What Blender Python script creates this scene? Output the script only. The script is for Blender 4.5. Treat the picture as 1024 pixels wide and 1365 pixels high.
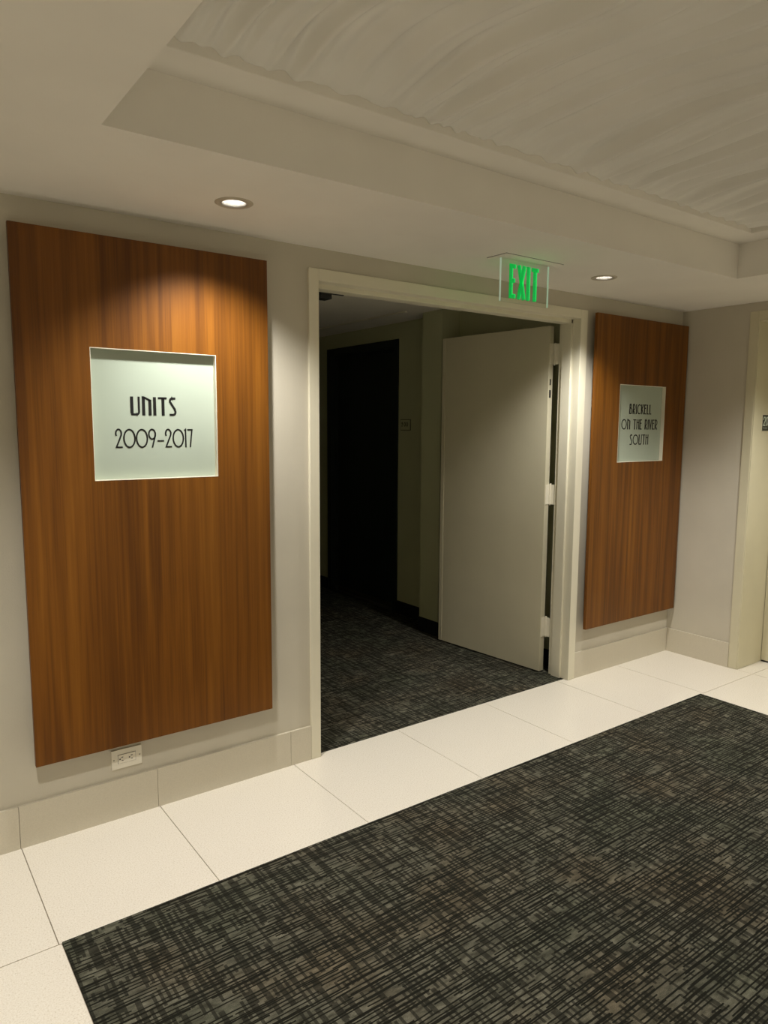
import bpy, bmesh, math, random
import numpy as np
from mathutils import Vector, Matrix
random.seed(7)
for o in list(bpy.data.objects):
    bpy.data.objects.remove(o)
SC = bpy.context.scene
C = SC.collection
PI = math.pi

# ------------------------------------------------------------ camera
FPX, IW, IH = 956.276, 1024, 1365
yaw, pitch, roll = 0.6319, -0.1185, 0.0061
fwd = Vector((math.sin(yaw)*math.cos(pitch), math.cos(yaw)*math.cos(pitch), math.sin(pitch)))
rgt = Vector((math.cos(yaw), -math.sin(yaw), 0)); upv = rgt.cross(fwd)
r2 = math.cos(roll)*rgt + math.sin(roll)*upv
u2 = -math.sin(roll)*rgt + math.cos(roll)*upv
cam = bpy.data.cameras.new('camera')
cam.sensor_fit = 'VERTICAL'; cam.sensor_height = 36.0
cam.lens = FPX/IH*36.0
cam.clip_start = 0.02; cam.clip_end = 60
camo = bpy.data.objects.new('camera', cam); C.objects.link(camo)
M = Matrix((r2, u2, -fwd)).transposed().to_4x4()
M.translation = Vector((-0.5196, -2.8338, 1.5748))
camo.matrix_world = M
SC.camera = camo

# ------------------------------------------------------------ world, exposure, lamp strengths
w = bpy.data.worlds.new('world'); SC.world = w; w.use_nodes = True
w.node_tree.nodes['Background'].inputs[0].default_value = (1, .95, .85, 1)
w.node_tree.nodes['Background'].inputs[1].default_value = 0.0
SC.view_settings.view_transform = 'Standard'
SC.view_settings.look = 'None'
SC.view_settings.gamma = 1
SC.view_settings.use_curve_mapping = False
SC.view_settings.exposure = 1.90
LAMP_COL = (1.0, .972, .925)
P_DOWN = 24.0         # every recessed downlight of the soffit is the same lamp

# ------------------------------------------------------------ materials
MATS = {}
def lin(c):
    return tuple((v/12.92 if v <= .04045 else ((v+.055)/1.055)**2.4) for v in [q/255 for q in c])
class NT:
    def __init__(s, name):
        m = bpy.data.materials.new(name); m.use_nodes = True
        s.m = m; s.t = m.node_tree; s.b = s.t.nodes['Principled BSDF']; MATS[name] = m
    def n(s, typ, **kw):
        nd = s.t.nodes.new(typ)
        for k, v in kw.items(): setattr(nd, k, v)
        return nd
    def l(s, a, b): s.t.links.new(a, b)
    def coord(s, scale=(1,1,1), loc=(0,0,0)):
        tc = s.n('ShaderNodeTexCoord'); mp = s.n('ShaderNodeMapping')
        mp.inputs['Scale'].default_value = scale; mp.inputs['Location'].default_value = loc
        s.l(tc.outputs['Object'], mp.inputs['Vector']); return mp.outputs['Vector']
    def noise(s, vec, scale, detail=2, rough=.5, dist=0):
        nd = s.n('ShaderNodeTexNoise'); s.l(vec, nd.inputs['Vector'])
        nd.inputs['Scale'].default_value = scale; nd.inputs['Detail'].default_value = detail
        nd.inputs['Roughness'].default_value = rough; nd.inputs['Distortion'].default_value = dist
        return nd.outputs['Fac']
    def ramp(s, fac, stops, interp='LINEAR'):
        nd = s.n('ShaderNodeValToRGB'); s.l(fac, nd.inputs['Fac']); cr = nd.color_ramp; cr.interpolation = interp
        while len(cr.elements) < len(stops): cr.elements.new(.5)
        for e, (p, c) in zip(cr.elements, stops):
            e.position = p; e.color = (*c, 1) if len(c) == 3 else c
        return nd.outputs['Color']
    def math(s, op, a, b=None, clamp=False):
        nd = s.n('ShaderNodeMath', operation=op, use_clamp=clamp)
        for i, v in enumerate((a, b)):
            if v is None: continue
            if isinstance(v, (int, float)): nd.inputs[i].default_value = v
            else: s.l(v, nd.inputs[i])
        return nd.outputs[0]
    def mix(s, fac, a, b, blend='MIX'):
        nd = s.n('ShaderNodeMix', data_type='RGBA', blend_type=blend)
        for sock, v in ((nd.inputs[0], fac), (nd.inputs[6], a), (nd.inputs[7], b)):
            if isinstance(v, (int, float)): sock.default_value = v
            elif isinstance(v, tuple): sock.default_value = (*v, 1)
            else: s.l(v, sock)
        return nd.outputs[2]
    def bump(s, h, strength, dist=.002):
        nd = s.n('ShaderNodeBump'); nd.inputs['Strength'].default_value = strength
        nd.inputs['Distance'].default_value = dist
        s.l(h, nd.inputs['Height']); s.l(nd.outputs[0], s.b.inputs['Normal'])
    def set(s, col=None, rough=None, metal=None, spec=None, coat=None, coat_rough=None):
        I = s.b.inputs
        if col is not None:
            if isinstance(col, tuple): I['Base Color'].default_value = (*col, 1)
            else: s.l(col, I['Base Color'])
        if rough is not None: I['Roughness'].default_value = rough
        if metal is not None: I['Metallic'].default_value = metal
        if spec is not None: I['Specular IOR Level'].default_value = spec
        if coat is not None: I['Coat Weight'].default_value = coat
        if coat_rough is not None: I['Coat Roughness'].default_value = coat_rough
        return s.m

def simple(name, srgb, rough=.5, metal=0, var=.04, nscale=30, spec=.5):
    t = NT(name); c = lin(srgb); v = t.coord()
    f = t.noise(v, nscale, 3)
    col = t.ramp(f, [(.3, tuple(x*(1-var) for x in c)), (.7, tuple(min(1, x*(1+var)) for x in c))])
    t.set(col, rough, metal, spec)
    return t

def emit(name, srgb, strength):
    t = NT(name); t.set(lin(srgb), .5)
    t.b.inputs['Emission Color'].default_value = (*lin(srgb), 1)
    t.b.inputs['Emission Strength'].default_value = strength
    return t

# textured pale wall covering
t = NT('wall_covering'); v = t.coord()
t.set(t.ramp(t.noise(v, 3, 3), [(.3, lin((198,191,173))), (.7, lin((204,197,179)))]), .62, spec=.3)
t.bump(t.noise(v, 190, 3, .65), .35, .002)
t = NT('corridor_paint'); v = t.coord()
t.set(t.ramp(t.noise(v, 3, 2), [(.3, lin((186,187,152))), (.7, lin((192,193,157)))]), .6, spec=.3)
t = simple('soffit_paint', (240,235,224), .75, var=.02, nscale=4, spec=.2)
t = NT('wave_plaster'); v = t.coord()
t.set(t.ramp(t.noise(v, 4, 2), [(.3, lin((232,229,220))), (.7, lin((238,235,226)))]), .6, spec=.3)
t.bump(t.noise(v, 300, 2), .08, .001)
t = simple('trim_paint', (226,220,197), .42, var=.02, nscale=8)
t = simple('leaf_paint', (204,197,170), .4, var=.025, nscale=5)
t = simple('sage_paint', (210,203,174), .45, var=.02, nscale=6)
t = simple('dark_paint', (27,36,29), .6, var=.1, nscale=8)
t = simple('black_rubber', (20,20,18), .5, var=.1)
t = simple('dark_hole', (18,16,12), .8, var=.1)
t = simple('grout', (150,138,118), .8, var=.05)
t = simple('white_plastic', (232,226,208), .3, var=.01)
t = simple('white_metal', (226,220,200), .35, var=.02)
t = simple('print_black', (10,10,9), .45, var=.05)
t = simple('sign_dark', (44,46,36), .4, var=.06)
t = simple('sign_letter', (196,206,190), .5, var=.02)
t = simple('chrome', (205,205,205), .12, metal=1, var=.02)
t = simple('reflector_metal', (196,194,190), .3, metal=.35, var=.02)
t = simple('trim_ring_paint', (196,186,166), .45, var=.02)
t = simple('brass_grey', (150,146,130), .35, metal=1, var=.04)
emit('lamp_glow', (255,246,234), 9.0)
emit('exit_green', (0,180,76), .13)
emit('exit_green_rear', (0,205,92), .28)
emit('exit_edge', (214,240,220), .06)

# sage tinted back painted glass
t = NT('sign_glass'); v = t.coord()
t.set(t.ramp(t.noise(v, 2, 2), [(.3, lin((166,177,161))), (.7, lin((172,183,168)))]), .18, coat=.3, coat_rough=.08)

# clear acrylic: fresnel mix of see-through and mirror
t = NT('clear_acrylic'); t.t.nodes.remove(t.b)
out = t.t.nodes['Material Output']
fr = t.n('ShaderNodeFresnel'); fr.inputs[0].default_value = 1.49
tr = t.n('ShaderNodeBsdfTransparent'); tr.inputs[0].default_value = (.95,.975,.955,1)
gl = t.n('ShaderNodeBsdfGlossy'); gl.inputs['Roughness'].default_value = .02
mx = t.n('ShaderNodeMixShader'); ge = t.n('ShaderNodeNewGeometry'); t.l(t.math('MULTIPLY', fr.outputs[0], t.math('SUBTRACT', 1.0, ge.outputs['Backfacing'])), mx.inputs[0]); t.l(tr.outputs[0], mx.inputs[1]); t.l(gl.outputs[0], mx.inputs[2])
t.l(mx.outputs[0], out.inputs['Surface'])

# wood veneer, grain along Z
def wood(name, off):
    t = NT(name)
    v = t.coord((1,1,1), off)
    big = t.coord((7,7,.55), off); fine = t.coord((95,95,1.4), off); mid = t.coord((30,30,.9), off)
    leaf = t.coord((6.2,.01,.01), off)
    a = t.noise(big, 1.0, 3, .55, .6); b = t.noise(fine, 1.0, 3, .6); c = t.noise(mid, 1.0, 3, .55, .3)
    wn = t.n('ShaderNodeTexVoronoi', feature='F1'); t.l(leaf, wn.inputs['Vector']); wn.inputs['Scale'].default_value = 1
    wn.inputs['Randomness'].default_value = .4
    lf = t.n('ShaderNodeSeparateColor'); t.l(wn.outputs['Color'], lf.inputs[0])
    s1 = t.math('ADD', t.math('MULTIPLY', a, .36), t.math('MULTIPLY', c, .36))
    s2 = t.math('ADD', s1, t.math('MULTIPLY', b, .26))
    s3 = t.math('ADD', s2, t.math('MULTIPLY', lf.outputs[0], .05))
    col = t.ramp(s3, [(.33, lin((76,42,8))), (.46, lin((99,58,12))), (.55, lin((116,70,16))), (.68, lin((135,86,24)))])
    # thin dark pore streaks
    st = t.noise(t.coord((210,210,2.2), off), 1.0, 2, .5)
    stm = t.ramp(st, [(.60, (0,0,0)), (.70, (1,1,1))])
    col = t.mix(t.math('MULTIPLY', stm, .22), col, lin((58,31,12)))
    t.set(col, .42, spec=.28, coat=.05, coat_rough=.25)
    t.bump(b, .05, .0006)
wood('wood_veneer', (0,0,0)); wood('wood_veneer_offset', (3.7,0,1.3))

# speckled stone tile
t = NT('stone_tile'); v = t.coord()
f = t.noise(v, 210, 3, .7); g = t.noise(v, 5, 3)
sp = t.ramp(f, [(.30, lin((200,190,168))), (.42, lin((231,223,207))), (.62, lin((241,235,222))), (.75, lin((248,244,234)))])
col = t.mix(t.math('MULTIPLY', g, .18), sp, lin((224,214,197)))
t.set(col, .16, spec=.5)
t = NT('baseboard_stone'); v = t.coord()
f = t.noise(v, 300, 2, .6)
t.set(t.ramp(f, [(.3, lin((202,194,174))), (.7, lin((211,203,183)))]), .3)

# woven carpet: broken dark lines both ways over olive grey
t = NT('carpet_pile')
tc = t.n('ShaderNodeTexCoord'); sx = t.n('ShaderNodeSeparateXYZ'); t.l(tc.outputs['Object'], sx.inputs[0])
X, Y = sx.outputs[0], sx.outputs[1]
def comb(a, b, c=0.0):
    cb = t.n('ShaderNodeCombineXYZ')
    for i, q in enumerate((a, b, c)):
        if isinstance(q, (int, float)): cb.inputs[i].default_value = q
        else: t.l(q, cb.inputs[i])
    return cb.outputs[0]
def hash2(a, b):
    wn = t.n('ShaderNodeTexWhiteNoise', noise_dimensions='2D'); t.l(comb(a, b), wn.inputs['Vector']); return wn.outputs['Value']
wob = t.math('MULTIPLY', t.math('SUBTRACT', t.noise(comb(X, Y), 9, 2), .5), .006)
Xw = t.math('ADD', X, wob); Yw = t.math('ADD', Y, wob)
def lines(U, V, pitch_, seg, cut, duty):
    # lines running along U, stacked in V every pitch_, broken into dashes of length seg
    row = t.math('FLOOR', t.math('DIVIDE', V, pitch_))
    rr = hash2(row, 3.7)
    ph = t.math('ADD', t.math('DIVIDE', U, seg), t.math('MULTIPLY', rr, 17.3))
    cell = t.math('FLOOR', ph)
    on = t.math('GREATER_THAN', hash2(cell, row), cut)
    fr_ = t.math('FRACT', t.math('DIVIDE', V, pitch_))
    band = t.math('LESS_THAN', fr_, duty)
    return t.math('MULTIPLY', on, band)
l1 = lines(Xw, Yw, .0125, .060, .30, .37)
l2 = lines(Xw, t.math('ADD', Yw, .004), .0185, .14, .50, .30)
l3 = lines(Yw, Xw, .019, .034, .52, .50)
l4 = lines(Yw, t.math('ADD', Xw, .006), .043, .10, .45, .38)
dk = t.math('MAXIMUM', t.math('MAXIMUM', l1, l2), t.math('MULTIPLY', t.math('MAXIMUM', l3, l4), .72))
n1 = t.noise(comb(t.math('MULTIPLY', X, 22), t.math('MULTIPLY', Y, 60)), 1.0, 2)
patch = t.ramp(n1, [(.32, lin((68,66,55))), (.5, lin((92,90,77))), (.7, lin((114,111,96)))])
tone = t.ramp(t.noise(comb(X, Y), 2.2, 2), [(.35, (.80,.86,.82)), (.5, (1,1,1)), (.66, (1.0,.88,.80))])
base = t.mix(1.0, patch, tone, 'MULTIPLY')
dark = t.mix(t.noise(comb(X, Y), 4, 2), lin((23,25,20)), lin((33,30,24)))
big = t.ramp(t.noise(comb(t.math('MULTIPLY', X, 5), t.math('MULTIPLY', Y, 12)), 1.0, 3), [(.42, (0,0,0)), (.66, (.34,.34,.34))])
col = t.mix(dk, base, dark)
col = t.mix(big, col, lin((34,35,29)))
pile = t.noise(comb(X, Y), 420, 2, .7)
col = t.mix(.35, col, t.ramp(pile, [(.3, (.02,.02,.02)), (.7, (1,1,1))]), 'OVERLAY')
t.set(col, .95, spec=.08)
t.bump(pile, .5, .002)

# ------------------------------------------------------------ mesh helpers
def tag(o, label=None, cat=None, group=None, kind=None):
    if label: o['label'] = label
    if cat: o['category'] = cat
    if group: o['group'] = group
    if kind: o['kind'] = kind
    return o
def link(name, me, mat, parent=None):
    o = bpy.data.objects.new(name, me); C.objects.link(o)
    if mat and not me.materials: me.materials.append(MATS[mat])
    if parent: o.parent = parent
    return o
def empty(name, loc=(0,0,0)):
    o = bpy.data.objects.new(name, None); o.location = loc; C.objects.link(o); o.empty_display_size = .1; return o
def bm_box(bm, x0, x1, y0, y1, z0, z1):
    vs = [bm.verts.new(p) for p in ((x0,y0,z0),(x1,y0,z0),(x1,y1,z0),(x0,y1,z0),(x0,y0,z1),(x1,y0,z1),(x1,y1,z1),(x0,y1,z1))]
    for f in ((3,2,1,0),(4,5,6,7),(0,1,5,4),(1,2,6,5),(2,3,7,6),(3,0,4,7)):
        bm.faces.new([vs[i] for i in f])
def obj(name, bm, mat, parent=None, off=(0,0,0), bevel=0, smooth=False, seg=2):
    if off != (0,0,0): bmesh.ops.translate(bm, verts=bm.verts, vec=off)
    if bevel:
        bmesh.ops.bevel(bm, geom=[e for e in bm.edges if e.is_manifold and abs(e.calc_face_angle(0)) > .5], offset=bevel, segments=seg, profile=.5, affect='EDGES')
    bmesh.ops.recalc_face_normals(bm, faces=bm.faces)
    me = bpy.data.meshes.new(name); bm.to_mesh(me); bm.free()
    if smooth:
        for p in me.polygons: p.use_smooth = True
    return link(name, me, mat, parent)
def boxes(name, lst, mat, parent=None, off=(0,0,0), bevel=0):
    bm = bmesh.new()
    for b in lst: bm_box(bm, *b)
    return obj(name, bm, mat, parent, off, bevel)
def rel(parent_loc): return tuple(-c for c in parent_loc)
def lathe(name, prof, mat, parent=None, n=32, off=(0,0,0), smooth=True, axis='Z'):
    bm = bmesh.new(); rings = []
    for r, z in prof:
        ring = []
        for k in range(n):
            a = 2*PI*k/n
            if axis == 'Z': p = (r*math.cos(a), r*math.sin(a), z)
            else: p = (r*math.cos(a), z, r*math.sin(a))
            ring.append(bm.verts.new(p))
        rings.append(ring)
    for a, b in zip(rings, rings[1:]):
        for k in range(n): bm.faces.new((a[k], a[(k+1)%n], b[(k+1)%n], b[k]))
    if prof[0][0] > 1e-6 and prof[0] == prof[0]: pass
    me_o = obj(name, bm, mat, parent, off, smooth=smooth)
    return me_o
def disc(name, r, z, mat, parent, n=32, off=(0,0,0)):
    bm = bmesh.new(); bmesh.ops.create_cone(bm, cap_ends=True, segments=n, radius1=r, radius2=r, depth=.004)
    return obj(name, bm, mat, parent, (off[0], off[1], off[2]+z))

# ------------------------------------------------------------ setting: dimensions
ZS, XL, XR, YF = 2.357, -1.3425, 4.06, -4.70     # soffit height, left wall, right wall, wall behind the viewer
CX0, CX1, CY0, CY1 = -.1128, 3.452, -.623, -4.07 # lobby carpet
TX0, TX1, TY0, TY1 = .048, 3.271, -.784, -3.90   # ceiling tray
DL, DR, DT = 1.1284, 3.0412, 2.268               # door frame outer edges
IL, IR, IT = 1.179, 2.981, 2.216                 # frame inner edges
JX = [-1.3425, -.7325, -.1225, .400, 1.034, 1.663, 2.294, 2.917, 3.480, 4.06]

# floor: grout bed with a slab per tile
floor = boxes('floor', [(XL, 4.6, YF, .022, -.06, -.004)], 'grout')
tag(floor, 'pale speckled stone tile border around the lobby carpet', 'floor', kind='structure')
def tile(x0, x1, y0, y1):
    g = .0016
    bm = bmesh.new(); bm_box(bm, x0+g, x1-g, y0+g, y1-g, -.016, 0)
    obj('tile', bm, 'stone_tile', floor)
for a, b in zip(JX, JX[1:]): tile(a, b, -.627, .022)
ys = [-.627 - .61*k for k in range(6)] + [-4.07]
ys = [-.627, -1.237, -1.847, -2.457, -3.067, -3.677, -4.085]
for a, b in zip(ys, ys[1:]):
    tile(JX[0], JX[1], b, a); tile(JX[1], CX0-.001, b, a); tile(CX1+.003, XR, b, a)
for a, b in zip(JX, JX[1:]): tile(a, b, YF, -4.085)
tile(4.06, 4.55, -.627, -.30); tile(4.06, 4.55, -1.237, -.627); tile(4.06, 4.55, -1.6, -1.237)

cp = boxes('carpet', [(CX0, CX1, -4.083, CY0, -.003, .002)], 'carpet_pile', bevel=.001)
tag(cp, 'dark grey crosshatched carpet inset in the pale tile floor', 'carpet')
cp2 = boxes('carpet', [(1.062, 3.098, .023, 6.0, -.02, .002)], 'carpet_pile')
tag(cp2, 'dark crosshatched carpet running through the doorway into the corridor', 'carpet')

# walls
wb = boxes('wall_back', [(XL, 1.15, 0, .14, 0, 2.75), (3.02, 4.55, 0, .14, 0, 2.75), (1.15, 3.02, 0, .14, 2.245, 2.75)], 'wall_covering')
tag(wb, 'pale textured lobby wall around the double doorway', 'wall', kind='structure')
RY0, RY1, RZ, RX = -.520, -1.50, 2.246, 4.385
wr = boxes('wall_right', [(XR, 4.55, RY0, 0, 0, 2.75), (XR, 4.55, YF, RY1, 0, 2.75), (XR, 4.55, RY1, RY0, RZ, 2.75)], 'wall_covering')
tag(wr, 'pale textured side wall with a recessed unit door', 'wall', kind='structure')
o = boxes('wall_left', [(XL-.12, XL, YF, .14, 0, 2.75)], 'wall_covering'); tag(o, 'pale textured lobby wall facing the unit door', 'wall', kind='structure')
o = boxes('wall_front', [(XL-.12, 4.55, YF-.12, YF, 0, 2.75)], 'wall_covering'); tag(o, 'pale textured lobby wall facing the double doorway', 'wall', kind='structure')

# soffit and tray
DLS = ((.611, -.38), (2.697, -.38), (-.40, -1.30), (-.40, -3.38), (3.66, -1.30), (3.66, -3.38), (.611, -4.30), (2.697, -4.30))
HS = .0455
cx_ = sorted({XL-.1, TX0, TX1, 4.55} | {x+d for x, y in DLS for d in (-HS, HS)})
cy_ = sorted({YF-.1, TY0, TY1, 0.0} | {y+d for x, y in DLS for d in (-HS, HS)})
cells = []
for xa, xb in zip(cx_, cx_[1:]):
    for ya, yb in zip(cy_, cy_[1:]):
        mx_, my_ = (xa+xb)/2, (ya+yb)/2
        if TX0 < mx_ < TX1 and TY1 < my_ < TY0: continue
        if any(abs(mx_-x) < HS and abs(my_-y) < HS for x, y in DLS): continue
        cells.append((xa, xb, ya, yb, ZS, 2.70))
ceil = boxes('ceiling', cells + [(XL-.1, 4.55, YF-.1, 0, 2.70, 2.78)], 'soffit_paint')  # last box: unseen roof slab, added to stop light leaking into the tray
tag(ceil, 'flat painted soffit framing the recessed wave ceiling', 'ceiling', kind='structure')
ZF = 2.531
bm = bmesh.new(); th = .003
bm_box(bm, TX0, TX1, TY0-th, TY0, ZS, ZF); bm_box(bm, TX1-th, TX1, TY1, TY0-th, ZS, ZF)
bm_box(bm, TX0, TX0+th, TY1, TY0-th, ZS, ZF); bm_box(bm, TX0+th, TX1-th, TY1, TY1+th, ZS, ZF)
obj('tray_fascia', bm, 'soffit_paint', ceil)
LW = .148
bm = bmesh.new()
bm_box(bm, TX0, TX1, TY0-LW, TY0, ZF, 2.60); bm_box(bm, TX1-.163, TX1, TY1+LW, TY0-LW, ZF, 2.60)
bm_box(bm, TX0, TX1, TY1, TY1+LW, ZF, 2.60)
obj('tray_ledge', bm, 'soffit_paint', ceil)
bm = bmesh.new(); th = .002
bm_box(bm, TX0+th, TX1-.163, TY0-LW-th, TY0-LW, ZF+.001, 2.599)
bm_box(bm, TX1-.163-th, TX1-.163, TY1+LW, TY0-LW-th, ZF+.001, 2.599)
obj('tray_riser', bm, 'soffit_paint', ceil)

# carved wave panel: two families of ridges that meander and merge
def wave_panel():
    x0, x1, y0, y1 = TX0-.02, TX1-.16, TY1+LW-.01, TY0-LW+.0
    nx, ny = 720, 170
    xs = np.linspace(x0, x1, nx); yy = np.linspace(y0, y1, ny)
    Xg, Yg = np.meshgrid(xs, yy)
    s = np.sin
    # ridges follow streamlines: one shared gentle S-bend, each family bent a little differently so ridges merge and part
    def field(lam, ph, amp, bend):
        sb = .026*s(2*PI*(Yg+.20+.22*Xg)/1.15) + .010*s(2*PI*(Yg/.62 + .45*Xg) + .7)
        wv = sb + amp*s(2*PI*(Yg/2.2 + .40*Xg) + .4 + .25*ph) + bend*s(2*PI*(Xg/.95 + Yg/2.6) + .7 + .2*ph)
        return (Xg - .02*Yg + wv)/lam + ph
    def prof(f, skew, pw):
        a = f - np.floor(f)
        a = np.where(a < skew, a/skew*.5, .5 + (a-skew)/(1-skew)*.5)
        return (.5 - .5*np.cos(2*PI*a))**pw
    h1 = prof(field(.118, .4, .016, .030), .34, 1.25)
    h2 = prof(field(.070, 2.2, .022, .030), .36, 1.2)
    m1 = .80 + .20*s(2*PI*(Xg/1.15 + Yg/2.4) + .6)
    m2 = .66 + .30*s(2*PI*(Xg/.74 - Yg/2.8) + 2.4)
    h = .58*h1*m1 + .50*h2*m2
    tt = np.clip((TY0-LW-Yg)/.16, 0, 1); ease = tt*tt*(3-2*tt)
    Z = 2.564 + .026*ease - (.020 + .036*ease)*h
    verts = np.stack([Xg, Yg, Z], -1).reshape(-1, 3)
    i = np.arange(nx*ny).reshape(ny, nx)
    q = np.stack([i[:-1,:-1], i[1:,:-1], i[1:,1:], i[:-1,1:]], -1).reshape(-1, 4)
    me = bpy.data.meshes.new('wave_panel')
    me.from_pydata(verts.tolist(), [], q.tolist())
    for p in me.polygons: p.use_smooth = True
    o = link('wave_panel', me, 'wave_plaster', ceil)
    o['label'] = 'white carved wave relief panel'
wave_panel()

# baseboards, one slab per stone
def baseboard(name, label, slabs):
    e = empty(name); tag(e, label, 'baseboard', kind='structure')
    for b in slabs:
        g = .0008
        if abs(b[1]-b[0]) > abs(b[3]-b[2]): b = (b[0]+g, b[1]-g, b[2], b[3], b[4], b[5])
        else: b = (b[0], b[1], b[2]+g, b[3]-g, b[4], b[5])
        boxes('baseboard_slab', [b], 'baseboard_stone', e, bevel=.0015)
BB = -.012
seam = [XL, -.735, -.125, .394, 1.018, DL]
baseboard('baseboard_back', 'stone baseboard along the doorway wall', [(a, b, BB, 0, 0, .165) for a, b in zip(seam, seam[1:])] + [(DR, XR, BB, 0, 0, .165)])
baseboard('baseboard_right', 'stone baseboard under the side wall up to the unit door', [(XR+BB, XR, -.464, BB, 0, .165), (XR+BB, XR, YF, -1.56, 0, .165)])

# ------------------------------------------------------------ double door
d1 = empty('door_1', ((IL+IR)/2, .06, 0))
tag(d1, 'open double doorway with cream metal frame leading to the dark corridor', 'door', kind='structure')
o1 = rel(d1.location)
fr = empty('door_frame', (0,0,0)); fr.parent = d1
def fbox(name, lst, mat='trim_paint', parent=fr, bevel=.0012): return boxes(name, lst, mat, parent, o1, bevel)
FY = -.014
S = .014
# each jamb: face and double rabbet profile
def prism_z(poly, z0, z1):
    bm = bmesh.new()
    lo = [bm.verts.new((x, y, z0)) for x, y in poly]; hi = [bm.verts.new((x, y, z1)) for x, y in poly]
    n = len(poly); bm.faces.new(lo[::-1]); bm.faces.new(hi)
    for i in range(n): bm.faces.new((lo[i], lo[(i+1)%n], hi[(i+1)%n], hi[i]))
    return bm
def jamb(outer, inner, sgn):
    poly = [(outer, FY), (inner, FY), (inner, .045), (inner-sgn*S, .045), (inner-sgn*S, .113), (inner, .113), (inner, .145), (outer, .145)]
    obj('jamb', prism_z(poly, .001, DT), 'trim_paint', fr, o1, bevel=.0012, seg=1)
jamb(DR, IR, 1); jamb(DL, IL, -1)
# head: the same profile lying along X
poly = [(FY, DT-.0005), (FY, IT), (.045, IT), (.045, IT-.022), (.113, IT-.022), (.113, IT), (.145, IT), (.145, DT-.0005)]
bm = bmesh.new()
a = [bm.verts.new((IL, y, z)) for y, z in poly]; b = [bm.verts.new((IR, y, z)) for y, z in poly]
bm.faces.new(a); bm.faces.new(b[::-1])
for i in range(8): bm.faces.new((a[i], b[i], b[(i+1)%8], a[(i+1)%8]))
obj('head', bm, 'trim_paint', fr, o1, bevel=.0012, seg=1)
# door holder arm under the head at the shut leaf's corner
hold = boxes('holder_bracket', [(1.285, 1.350, .150, .215, 2.176, 2.199), (1.300, 1.312, .19, .30, 2.180, 2.190), (1.285, 1.42, .150, .165, 2.199, 2.206)], 'black_rubber', d1, o1, .002)

def leaf(hx, hy, ang, sgn, with_marks):
    # leaf in its own frame: hinge edge at origin, width along +u, visible face at v=0, thickness to v=+t
    Wd, th, z0, z1 = .912, .043, .012, 2.192
    L = empty('door_leaf', (hx-d1.location.x, hy-d1.location.y, 0)); L.parent = d1
    L.rotation_euler = (0, 0, ang)
    # local: x along leaf, y = -sgn side is the back
    s = -sgn
    def bx(n, b, m, bev=0):
        x0_, x1_, v0, v1, za, zb = b
        ya, yb = sorted((s*v0, s*v1))
        return boxes(n, [(x0_, x1_, ya, yb, za, zb)], m, L, bevel=bev)
    bx('leaf_slab', (.0015, Wd, 0, th, z0, z1), 'leaf_paint', .001)
    bx('leaf_edge', (0, .0015, .001, th-.001, z0, z1), 'leaf_paint')
    bx('edge_strip', (Wd-.028, Wd+.001, -.003, -.0001, z0, z1), 'leaf_paint', .0008)
    bx('edge_strip', (Wd-.028, Wd+.001, th+.0001, th+.003, z0, z1), 'leaf_paint', .0008)
    bx('bottom_sweep', (.004, Wd-.03, th*.3, th*.7, .004, z0), 'black_rubber')
    if with_marks:
        bx('bolt_mortise', (-.0012, 0, .013, .024, 1.835, 1.872), 'dark_hole', .0004)
        bx('bolt_mortise', (-.0012, 0, .011, .027, 1.758, 1.805), 'dark_hole', .0004)
    for zc in (2.0245, 1.157, .301):
        hg = empty('hinge', (-.008, s*(th+.003), zc)); hg.parent = L
        bm = bmesh.new()
        for k in range(5):
            r = bmesh.ops.create_cone(bm, cap_ends=True, segments=12, radius1=.0072, radius2=.0072, depth=.0235)
            bmesh.ops.translate(bm, verts=r['verts'], vec=(0, 0, -.050+k*.025))
        for zz in (-.0655, .0655):
            r = bmesh.ops.create_cone(bm, cap_ends=True, segments=12, radius1=.0055, radius2=.0045 if zz > 0 else .0055, depth=.006)
            bmesh.ops.translate(bm, verts=r['verts'], vec=(0, 0, zz))
        obj('knuckle', bm, 'white_metal', hg)
        ya, yb = sorted((0, -s*.040))
        boxes('hinge_plate', [(.0052, .0078, ya, yb, -.0625, .0625)], 'white_metal', hg, bevel=.0005)
        p2 = boxes('hinge_plate', [(-.034, .0, -.0035 if s > 0 else .001, -.001 if s > 0 else .0035, -.0625, .0625)], 'white_metal', hg)
    return L
leaf(2.941, .188, math.radians(94.6), 1, True)
leaf(1.219, .188, math.radians(85.4), -1, False)

# ------------------------------------------------------------ sign panels
def arc(cx, cy, rx, ry, a0, a1, n=14):
    return [(cx+rx*math.cos(math.radians(a0+(a1-a0)*i/n)), cy+ry*math.sin(math.radians(a0+(a1-a0)*i/n))) for i in range(n+1)]
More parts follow.
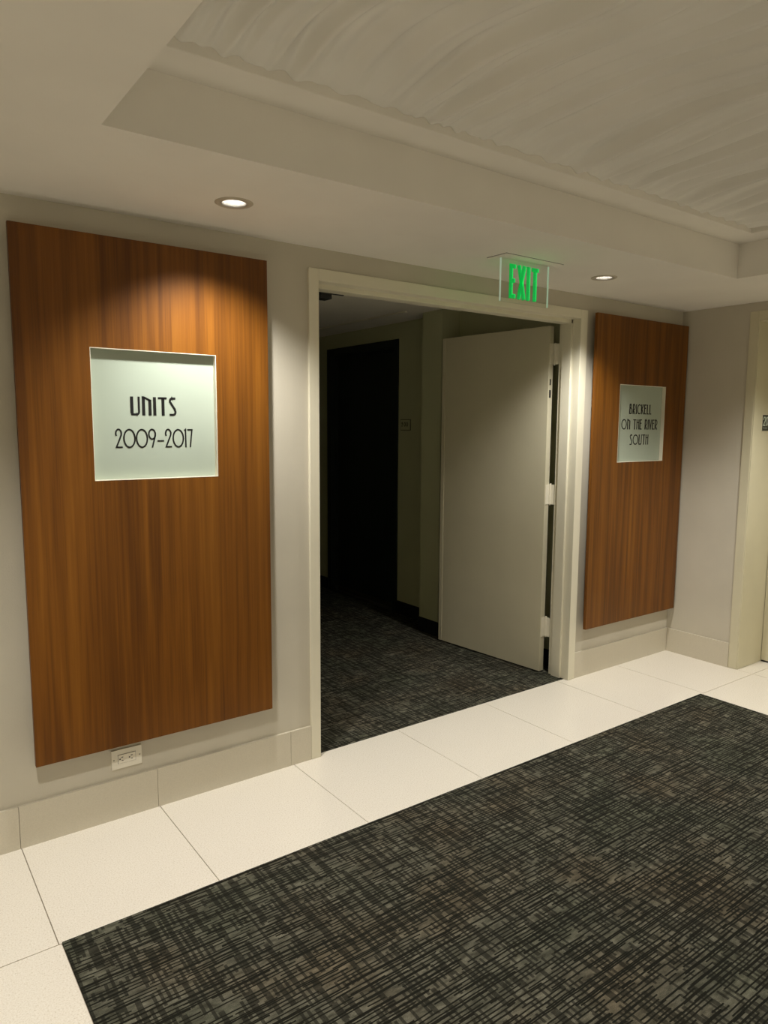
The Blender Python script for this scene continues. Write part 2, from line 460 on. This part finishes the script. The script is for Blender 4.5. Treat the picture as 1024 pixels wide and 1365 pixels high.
# stroke letters on a unit-high body: width, [(weight, points)]
GL = {
 'U': (.50, [(1.5, [(.07,1),(.07,.10)]), (1.0, [(.02,.05),(.32,.05)]+arc(.32,.20,.14,.15,-90,0,5)+[(.46,1)])]),
 'N': (.52, [(1.5, [(.09,.95),(.09,0)]), (1.5, [(.45,.86),(.45,0)]), (1.0, [(.0,.98),(.12,.97),(.48,.80)])]),
 'I': (.14, [(1.5, [(.07,1),(.07,0)])]),
 'T': (.50, [(1.0, [(0,.95),(.50,.95)]), (1.5, [(.28,.95),(.28,0)])]),
 'S': (.42, [(1.1, [(.38,.95),(.20,.95)]+arc(.20,.80,.14,.15,90,200,6)+[(.33,.36)]+arc(.22,.20,.15,.15,40,-90,6)+[(.02,.05)])]),
 '2': (.46, [(.75, arc(.20,.76,.18,.22,215,-35,14)+[(.04,.04),(.44,.04)])]),
 '0': (.78, [(.75, arc(.39,.5,.36,.47,90,450,28))]),
 '9': (.50, [(.75, arc(.25,.72,.22,.26,-10,350,20)), (.75, [(.47,.68),(.24,0)])]),
 '-': (.56, [(.75, [(.05,.36),(.51,.36)])]),
 '1': (.16, [(.75, [(.0,.92),(.09,.98),(.09,0)])]),
 '7': (.36, [(.75, [(0,.96),(.34,.96),(.20,0)])]),
 'B': (.48, [(1.5, [(.06,1),(.06,0)]), (1.1, [(.06,.96),(.20,.96)]+arc(.20,.80,.12,.16,90,-90,8)+[(.06,.62)]), (1.1, [(.10,.62),(.24,.58)]+arc(.22,.31,.22,.27,80,-90,10)+[(.06,.04)])]),
 'R': (.46, [(1.5, [(.06,1),(.06,0)]), (1.1, [(.06,.96),(.16,.96)]+arc(.16,.70,.24,.26,90,-60,10)+[(.10,.36)]), (1.1, [(.14,.36),(.42,0)])]),
 'C': (.56, [(1.1, arc(.32,.5,.28,.46,50,310,18))]),
 'K': (.44, [(1.5, [(.06,1),(.06,0)]), (1.1, [(.42,1),(.08,.40)]), (1.1, [(.16,.52),(.42,0)])]),
 'E': (.40, [(1.5, [(.06,1),(.06,0)]), (1.1, [(.06,.95),(.38,.95)]), (1.1, [(.06,.62),(.32,.62)]), (1.1, [(.06,.05),(.38,.05)])]),
 'L': (.36, [(1.5, [(.06,1),(.06,0)]), (1.1, [(.06,.05),(.34,.05)])]),
 'O': (.88, [(1.1, arc(.44,.5,.40,.45,90,450,28))]),
 'H': (.46, [(1.3, [(.06,1),(.06,0)]), (1.3, [(.40,1),(.40,0)]), (1.0, [(.06,.68),(.40,.68)])]),
 'V': (.46, [(1.5, [(.05,1),(.24,0)]), (1.0, [(.24,0),(.42,1)])]),
 ' ': (.34, []),
}
def ribbon(bm, pts, wd, depth):
    P = [Vector(p) for p in pts]; n = len(P); Ls, Rs = [], []
    closed = (P[0]-P[-1]).length < 1e-6
    for i in range(n):
        a = P[i-1] if i else (P[-2] if closed else None)
        b = P[i+1] if i < n-1 else (P[1] if closed else None)
        d1_ = (P[i]-a).normalized() if a is not None else (b-P[i]).normalized()
        d2_ = (b-P[i]).normalized() if b is not None else d1_
        tq = (d1_+d2_); tq = tq.normalized() if tq.length > 1e-6 else d1_
        nrm = Vector((-tq.y, tq.x)); sc = 1/max(.45, nrm.dot(Vector((-d1_.y, d1_.x))))
        Ls.append(P[i]+nrm*wd/2*sc); Rs.append(P[i]-nrm*wd/2*sc)
    rows = []
    for l_, r_ in zip(Ls, Rs):
        rows.append([bm.verts.new((l_.x, 0, l_.y)), bm.verts.new((r_.x, 0, r_.y)), bm.verts.new((r_.x, -depth, r_.y)), bm.verts.new((l_.x, -depth, l_.y))])
    for a, b in zip(rows, rows[1:]):
        for k in range(4): bm.faces.new((a[k], b[k], b[(k+1)%4], a[(k+1)%4]))
    bm.faces.new(rows[0]); bm.faces.new(rows[-1][::-1])
def text(s, x0, x1, z0, z1, y, mat, parent, poff, wt=.0075, depth=.0008, gap=.11, name='letter', hscale=None):
    Wt = sum(GL[c][0]+gap for c in s)-gap
    k = (x1-x0)/Wt; h = z1-z0; x = x0
    for c in s:
        wd_, st = GL[c]
        if st:
            bm = bmesh.new()
            for wf, pts in st:
                ribbon(bm, [(p[0]*k, p[1]*h) for p in pts], wt*wf, depth)
            obj(name, bm, mat, parent, (x+poff[0], y+poff[1], z0+poff[2]))
        x += (wd_+gap)*k

PF, PT = -.058, .020
def sign_panel(x0, x1, z0, z1, wx0, wx1, wz0, wz1, mat, label):
    root = empty('sign_panel', ((x0+x1)/2, 0, z0))
    tag(root, label, 'sign', 'wooden sign panels beside the doorway')
    off = rel(root.location)
    bm = bmesh.new()
    xs = [x0, wx0, wx1, x1]; zs = [z0, wz0, wz1, z1]
    def grid(y): return [[bm.verts.new((x, y, z)) for x in xs] for z in zs]
    F, B = grid(PF), grid(PF+PT)
    for j in range(3):
        for i in range(3):
            if i == 1 and j == 1: continue
            bm.faces.new((F[j][i], F[j][i+1], F[j+1][i+1], F[j+1][i])); bm.faces.new((B[j][i], B[j+1][i], B[j+1][i+1], B[j][i+1]))
    for i in range(3):
        bm.faces.new((F[0][i], B[0][i], B[0][i+1], F[0][i+1])); bm.faces.new((F[3][i], F[3][i+1], B[3][i+1], B[3][i]))
        bm.faces.new((F[i][0], F[i+1][0], B[i+1][0], B[i][0])); bm.faces.new((F[i][3], B[i][3], B[i+1][3], F[i+1][3]))
    bm.faces.new((F[1][1], F[1][2], B[1][2], B[1][1])); bm.faces.new((F[2][1], B[2][1], B[2][2], F[2][2]))
    bm.faces.new((F[1][1], B[1][1], B[2][1], F[2][1])); bm.faces.new((F[1][2], F[2][2], B[2][2], B[1][2]))
    bmesh.ops.bevel(bm, geom=[e for e in bm.edges if e.is_manifold and e.calc_face_angle(0) > .5], offset=.0012, segments=2, affect='EDGES', profile=.5)
    obj('wood_board', bm, mat, root, off)
    # battens that carry the board off the wall
    for xa in (x0+.10, x1-.14):
        boxes('batten', [(xa, xa+.04, PF+PT+.001, -.001, z0+.12, z1-.12)], 'black_rubber', root, off)
    boxes('batten', [(x0+.16, x1-.16, PF+PT+.001, -.001, z1-.16, z1-.12)], 'black_rubber', root, off)
    # pale liner strips around the window
    e, d0, d1_ = .0022, PF-.0004, PF+.024
    for b in ((wx0, wx0+e, wz0, wz1), (wx1-e, wx1, wz0, wz1), (wx0+e, wx1-e, wz0, wz0+e), (wx0+e, wx1-e, wz1-e, wz1)):
        boxes('window_liner', [(b[0], b[1], d0, d1_, b[2], b[3])], 'white_metal', root, off)
    gy = PF+.0245
    g = boxes('glass_plate', [(wx0-.012, wx1+.012, gy, gy+.006, wz0-.012, wz1+.012)], 'sign_glass', root, off)
    g['label'] = 'pale sage back-painted glass'
    return root, g, off, gy-.0002

sp1, g1, of1, gy = sign_panel(-.066, .9015, .321, 2.2555, .183, .668, 1.3675, 1.8555, 'wood_veneer', 'teak veneer panel with a glass square reading UNITS 2009-2017, outlet beneath it')
text('UNITS', .330, .508, 1.612, 1.683, gy, 'print_black', g1, of1, .0078, gap=.13)
text('2009-2017', .270, .571, 1.488, 1.560, gy, 'print_black', g1, of1, .0078, gap=.05)
sp2, g2, of2, gy = sign_panel(3.079, 4.044, .321, 2.2555, 3.322, 3.812, 1.360, 1.8455, 'wood_veneer_offset', 'teak veneer panel with a glass square reading BRICKELL ON THE RIVER SOUTH')
text('BRICKELL', 3.462, 3.698, 1.664, 1.727, gy, 'print_black', g2, of2, .0062, gap=.12)
text('ON THE RIVER', 3.385, 3.772, 1.566, 1.631, gy, 'print_black', g2, of2, .0062, gap=.10)
text('SOUTH', 3.478, 3.678, 1.468, 1.534, gy, 'print_black', g2, of2, .0062, gap=.10)

# ------------------------------------------------------------ recessed downlights
def downlight(x, y, label, group, suffix='', z=ZS):
    r = empty('recessed_downlight'+suffix, (x, y, z)); tag(r, label, 'light', group)
    lathe('trim_ring', [(.0465,.0005),(.0485,-.0040),(.062,-.0040),(.0675,-.0010),(.0675,-.0002)], 'trim_ring_paint', r, 40)
    lathe('reflector_lip', [(.0415,.003),(.0425,-.0025),(.0455,-.0035),(.0468,.0005)], 'reflector_metal', r, 40)
    lathe('reflector', [(.0415,.003),(.036,.030),(.030,.062)], 'reflector_metal', r, n=18, smooth=False)
    disc('lamp', .031, .064, 'lamp_glow', r, 24)
    ld = bpy.data.lights.new('downlight_beam'+suffix, 'SPOT'); ld.energy = P_DOWN; ld.color = LAMP_COL
    ld.spot_size = math.radians(120); ld.spot_blend = .85; ld.shadow_soft_size = .03
    lo = bpy.data.objects.new('downlight_beam'+suffix, ld); C.objects.link(lo); lo.parent = r; lo.location = (0, 0, -.008)
    return r
G = 'recessed downlights in the soffit'
downlight(.611, -.38, 'round recessed downlight in the soffit above the UNITS sign panel', G)
downlight(2.697, -.38, 'round recessed downlight in the soffit between exit sign and BRICKELL panel', G)
for x, y, lb in ((-.40, -1.30, 'round recessed downlight over the bare tile border beside the carpet'),
                 (-.40, -3.38, 'round recessed downlight over the bare tile border near the rear wall'),
                 (3.66, -1.30, 'round recessed downlight over the tiles before the unit door'),
                 (3.66, -3.38, 'round recessed downlight over the tiles past the unit door'),
                 (.611, -4.30, 'round recessed downlight by the rear wall at the end away from the unit door'),
                 (2.697, -4.30, 'round recessed downlight by the rear wall near the unit door side')):
    downlight(x, y, lb, G, '_offscreen')


# ------------------------------------------------------------ exit sign
ex = empty('exit_sign', (2.0935, -.391, ZS)); tag(ex, 'clear acrylic EXIT sign with green letters hanging from the soffit', 'exit sign')
oe = rel(ex.location)
boxes('ceiling_plate', [(1.900, 2.287, -.452, -.330, ZS-.004, ZS)], 'soffit_paint', ex, oe, .001)
boxes('plate_gasket', [(1.898, 2.289, -.454, -.328, ZS-.0012, ZS)], 'black_rubber', ex, oe)
ac = boxes('acrylic_panel', [(1.927, 2.250, -.396, -.386, 2.156, ZS-.004)], 'clear_acrylic', ex, oe)
for xa in (1.9255, 2.2502): boxes('lit_edge', [(xa, xa+.0013, -.396, -.386, 2.157, ZS-.006)], 'exit_edge', ac, oe)
EX = {'E': (.30, [[(.05,1),(.05,0)], [(.05,.94),(.30,.94)], [(.05,.52),(.26,.52)], [(.05,.06),(.30,.06)]]),
      'X': (.38, [[(.03,1),(.35,0)], [(.35,1),(.03,0)]]), 'I': (.10, [[(.05,1),(.05,0)]]),
      'T': (.36, [[(.0,.94),(.36,.94)], [(.18,.94),(.18,0)]])}
def exit_text(x0, x1, z0, z1, y, mt):
    gap = .16; Wt = sum(EX[c][0] for c in 'EXIT')+3*gap; k = (x1-x0)/Wt; x = x0
    for c in 'EXIT':
        bm = bmesh.new()
        for pts in EX[c][1]: ribbon(bm, [(p[0]*k, p[1]*(z1-z0)) for p in pts], .0185, .0006)
        obj('letter', bm, mt, ac, (x+oe[0], y+oe[1], z0+oe[2]))
        x += (EX[c][0]+gap)*k
exit_text(1.981, 2.170, 2.174, 2.330, -.3962, 'exit_green')
exit_text(1.999, 2.190, 2.180, 2.334, -.3852, 'exit_green_rear')

# ------------------------------------------------------------ outlet
ou = empty('wall_outlet', (.2745, 0, .246)); tag(ou, 'cream duplex receptacle on the wall under the UNITS panel', 'outlet')
boxes('cover_plate', [(-.0595, .0595, -.0065, 0, -.039, .039)], 'white_plastic', ou, bevel=.002)
rc = boxes('receptacle', [(-.034, .034, -.0085, -.0066, -.0175, .0175)], 'white_plastic', ou, bevel=.0008)
boxes('receptacle_gap', [(-.0352, .0352, -.0068, -.0064, -.0187, .0187)], 'dark_hole', ou)
for cx_ in (-.0175, .0195):
    for b in ((-.008, -.0005, .0055, .0085), (-.007, .0, -.0080, -.0055)):
        boxes('slot', [(cx_+b[0]+.003, cx_+b[1]+.003, -.0088, -.0084, b[2], b[3])], 'dark_hole', rc)
    boxes('ground_hole', [(cx_-.0125, cx_-.0075, -.0088, -.0084, -.0022, .0028)], 'dark_hole', rc)
for sxx in (-.051, .051):
    bm = bmesh.new(); bmesh.ops.create_cone(bm, cap_ends=True, segments=12, radius1=.0030, radius2=.0026, depth=.0012, matrix=Matrix.Rotation(PI/2, 4, 'X'))
    obj('screw', bm, 'brass_grey', ou, (sxx, -.0070, 0))

# ------------------------------------------------------------ unit door in the side wall
d2 = empty('door_2', (4.2, -1.0, 0)); tag(d2, 'cream unit door set deep in the side wall recess', 'door', kind='structure')
o2 = rel(d2.location)
CW = .056
boxes('casing', [(XR-.006, XR+.002, RY0, RY0+CW, .001, RZ+CW)], 'sage_paint', d2, o2, .0015)
boxes('casing', [(XR-.006, XR+.002, RY1-CW, RY1, .001, RZ+CW)], 'sage_paint', d2, o2, .0015)
boxes('casing', [(XR-.006, XR+.002, RY1, RY0, RZ, RZ+CW)], 'sage_paint', d2, o2, .0015)
boxes('reveal_lining', [(XR-.002, RX, RY0-.006, RY0, .001, RZ)], 'sage_paint', d2, o2, .001)
boxes('reveal_lining', [(XR-.002, RX, RY1, RY1+.006, .001, RZ)], 'sage_paint', d2, o2, .001)
boxes('reveal_lining', [(XR-.002, RX, RY1+.006, RY0-.006, RZ-.006, RZ)], 'sage_paint', d2, o2, .001)
lf = boxes('door_leaf', [(RX-.022, RX+.02, RY1+.009, RY0-.009, .012, RZ-.009)], 'sage_paint', d2, o2, .0015)
boxes('threshold', [(RX-.018, RX+.02, RY1+.009, RY0-.009, .001, .008)], 'black_rubber', d2, o2)
lv = empty('lever_handle', (RX-.022+o2[0], RY1+.09+o2[1], 1.0)); lv.parent = d2
bm = bmesh.new(); bmesh.ops.create_cone(bm, cap_ends=True, segments=20, radius1=.026, radius2=.026, depth=.008, matrix=Matrix.Rotation(PI/2, 4, 'Y'))
obj('rose', bm, 'brass_grey', lv, (-.004, 0, 0))
boxes('lever', [(-.05, -.008, -.008, .008, -.008, .008), (-.056, -.042, -.008, .115, -.008, .008)], 'brass_grey', lv, bevel=.002)
rs = empty('room_number_sign', (4.235, RY0-.006, 1.613)); tag(rs, 'small dark number plaque in the unit door recess', 'sign')
boxes('plaque', [(-.070, .070, -.004, 0, -.051, .051)], 'sign_dark', rs, bevel=.001)
boxes('plaque_rim', [(-.0735, .0735, -.0028, 0, -.0545, .0545)], 'trim_paint', rs)
ORS = (0, 0, 0)
GL['2b'] = GL['2']
def num(s, x, z0, z1, kx):
    for c in s:
        bm = bmesh.new()
        shp = {'2': arc(.20,.74,.19,.24,200,-30,12)+[(.02,.05),(.40,.05)], '0': arc(.20,.5,.19,.46,90,450,24)}[c]
        ribbon(bm, [(p[0]*kx, p[1]*(z1-z0)) for p in shp], .0075, .0008)
        obj('numeral', bm, 'sign_letter', rs, (x, -.0041, z0)); x += .52*kx
num('20', -.060, -.018, .038, .062)
bm = bmesh.new()
for i in range(9):
    if i % 3 == 2: continue
    for j in range(2):
        r = bmesh.ops.create_uvsphere(bm, u_segments=6, v_segments=4, radius=.0016)
        bmesh.ops.translate(bm, verts=r['verts'], vec=(-.054+i*.006, -.0042, -.030-j*.006))
obj('braille_dots', bm, 'sign_letter', rs)['kind'] = 'stuff'

# ------------------------------------------------------------ corridor beyond the doorway
CXL, CXR, CZ, PX = 1.06, 3.10, 2.415, 2.93
wc = boxes('wall_corridor_right', [(CXR, CXR+.3, .14, 1.975, 0, 2.75), (CXR, CXR+.3, 2.955, 6.1, 0, 2.75), (CXR, CXR+.3, 1.975, 2.955, 2.225, 2.75)], 'corridor_paint')
tag(wc, 'olive grey corridor wall with the dark unit door', 'wall', kind='structure')
o = boxes('wall_corridor_left', [(CXL-.2, CXL, .14, 6.1, 0, 2.75)], 'corridor_paint'); tag(o, 'olive grey corridor wall opposite the dark unit door', 'wall', kind='structure')
o = boxes('wall_pier_right', [(PX, CXR, 1.185, 1.405, .002, CZ)], 'corridor_paint'); tag(o, 'shallow olive grey pier at the end of the open door leaf', 'wall', kind='structure')
o = boxes('wall_corridor_end', [(CXL-.2, CXR+.3, 6.0, 6.1, 0, 2.75)], 'corridor_paint'); tag(o, 'olive grey wall closing the far end of the corridor', 'wall', kind='structure')
o = boxes('ceiling_corridor', [(CXL-.2, CXR+.3, .14, 6.1, CZ, 2.78)], 'soffit_paint'); tag(o, 'flat corridor ceiling beyond the doorway', 'ceiling', kind='structure')
o = boxes('trim_1', [(2.765, 2.785, 1.41, 5.9, CZ-.012, CZ)], 'white_metal'); tag(o, 'thin pale strip along the corridor ceiling', 'trim', kind='structure')
BH = .110
e = empty('baseboard_corridor'); tag(e, 'black rubber baseboard along the corridor wall', 'baseboard', kind='structure')
for b in ((CXR-.008, CXR, .16, 1.184, .002, BH), (PX-.008, PX, 1.177, 1.413, .002, BH), (PX, CXR-.008, 1.406, 1.414, .002, BH), (CXR-.008, CXR, 1.414, 1.905, .002, BH), (CXR-.008, CXR, 3.03, 6.0, .002, BH), (CXL, CXL+.008, 1.41, 6.0, .002, BH)):
    boxes('baseboard_strip', [b], 'black_rubber', e, bevel=.001)
d3 = empty('door_3', (CXR, 2.46, 0)); tag(d3, 'dark green unit door with dark frame in the corridor wall', 'door', kind='structure')
o3 = rel(d3.location)
Y0, Y1, Z1 = 1.915, 3.015, 2.285
for b in ((CXR-.012, CXR+.12, Y0, Y0+.062, .002, Z1), (CXR-.012, CXR+.12, Y1-.062, Y1, .002, Z1), (CXR-.012, CXR+.12, Y0+.062, Y1-.062, Z1-.062, Z1)):
    boxes('frame_member', [b], 'dark_paint', d3, o3, .001)
for b in ((CXR+.03, CXR+.06, Y0+.062, Y0+.078, .002, Z1-.062), (CXR+.03, CXR+.06, Y1-.078, Y1-.062, .002, Z1-.062), (CXR+.03, CXR+.06, Y0+.078, Y1-.078, Z1-.078, Z1-.062)):
    boxes('door_stop', [b], 'dark_paint', d3, o3)
boxes('door_leaf', [(CXR+.061, CXR+.105, Y0+.064, Y1-.064, .014, Z1-.064)], 'dark_paint', d3, o3, .001)
boxes('threshold', [(CXR-.004, CXR+.055, Y0+.08, Y1-.08, .002, .012)], 'brass_grey', d3, o3, .002)
boxes('door_sweep', [(CXR+.056, CXR+.0609, Y0+.08, Y1-.08, .014, .045)], 'brass_grey', d3, o3)
cs = empty('corridor_number_sign', (CXR, 1.817, 1.59)); tag(cs, 'small square number plate on the corridor wall beside the dark door', 'sign')
boxes('plate', [(-.006, 0, -.061, .061, -.040, .040)], 'corridor_paint', cs, bevel=.001)
boxes('plate_border', [(-.004, 0, -.066, .066, -.045, .045)], 'sign_dark', cs)
for k, yk in enumerate((-.030, .0, .030)):
    bm = bmesh.new(); ribbon(bm, [(p[0]*.026, p[1]*.032) for p in (arc(.4,.5,.36,.46,90,450,16) if k else GL['2'][1][0][1])], .006, .0008)
    bmesh.ops.rotate(bm, verts=bm.verts, cent=(0,0,0), matrix=Matrix.Rotation(-PI/2, 3, 'Z'))
    obj('numeral', bm, 'sign_dark', cs, (-.0062, .036-k*.030+.01, -.012))
sk = empty('sprinkler_head', (2.70, 2.56, CZ)); tag(sk, 'small dark sprinkler head under the corridor ceiling', 'sprinkler')
lathe('escutcheon', [(.034,0),(.034,-.004),(.014,-.010),(.001,-.010)], 'black_rubber', sk, 20)
lathe('deflector', [(.001,-.010),(.006,-.010),(.006,-.030),(.017,-.031),(.017,-.033),(.001,-.034)], 'black_rubber', sk, 16)
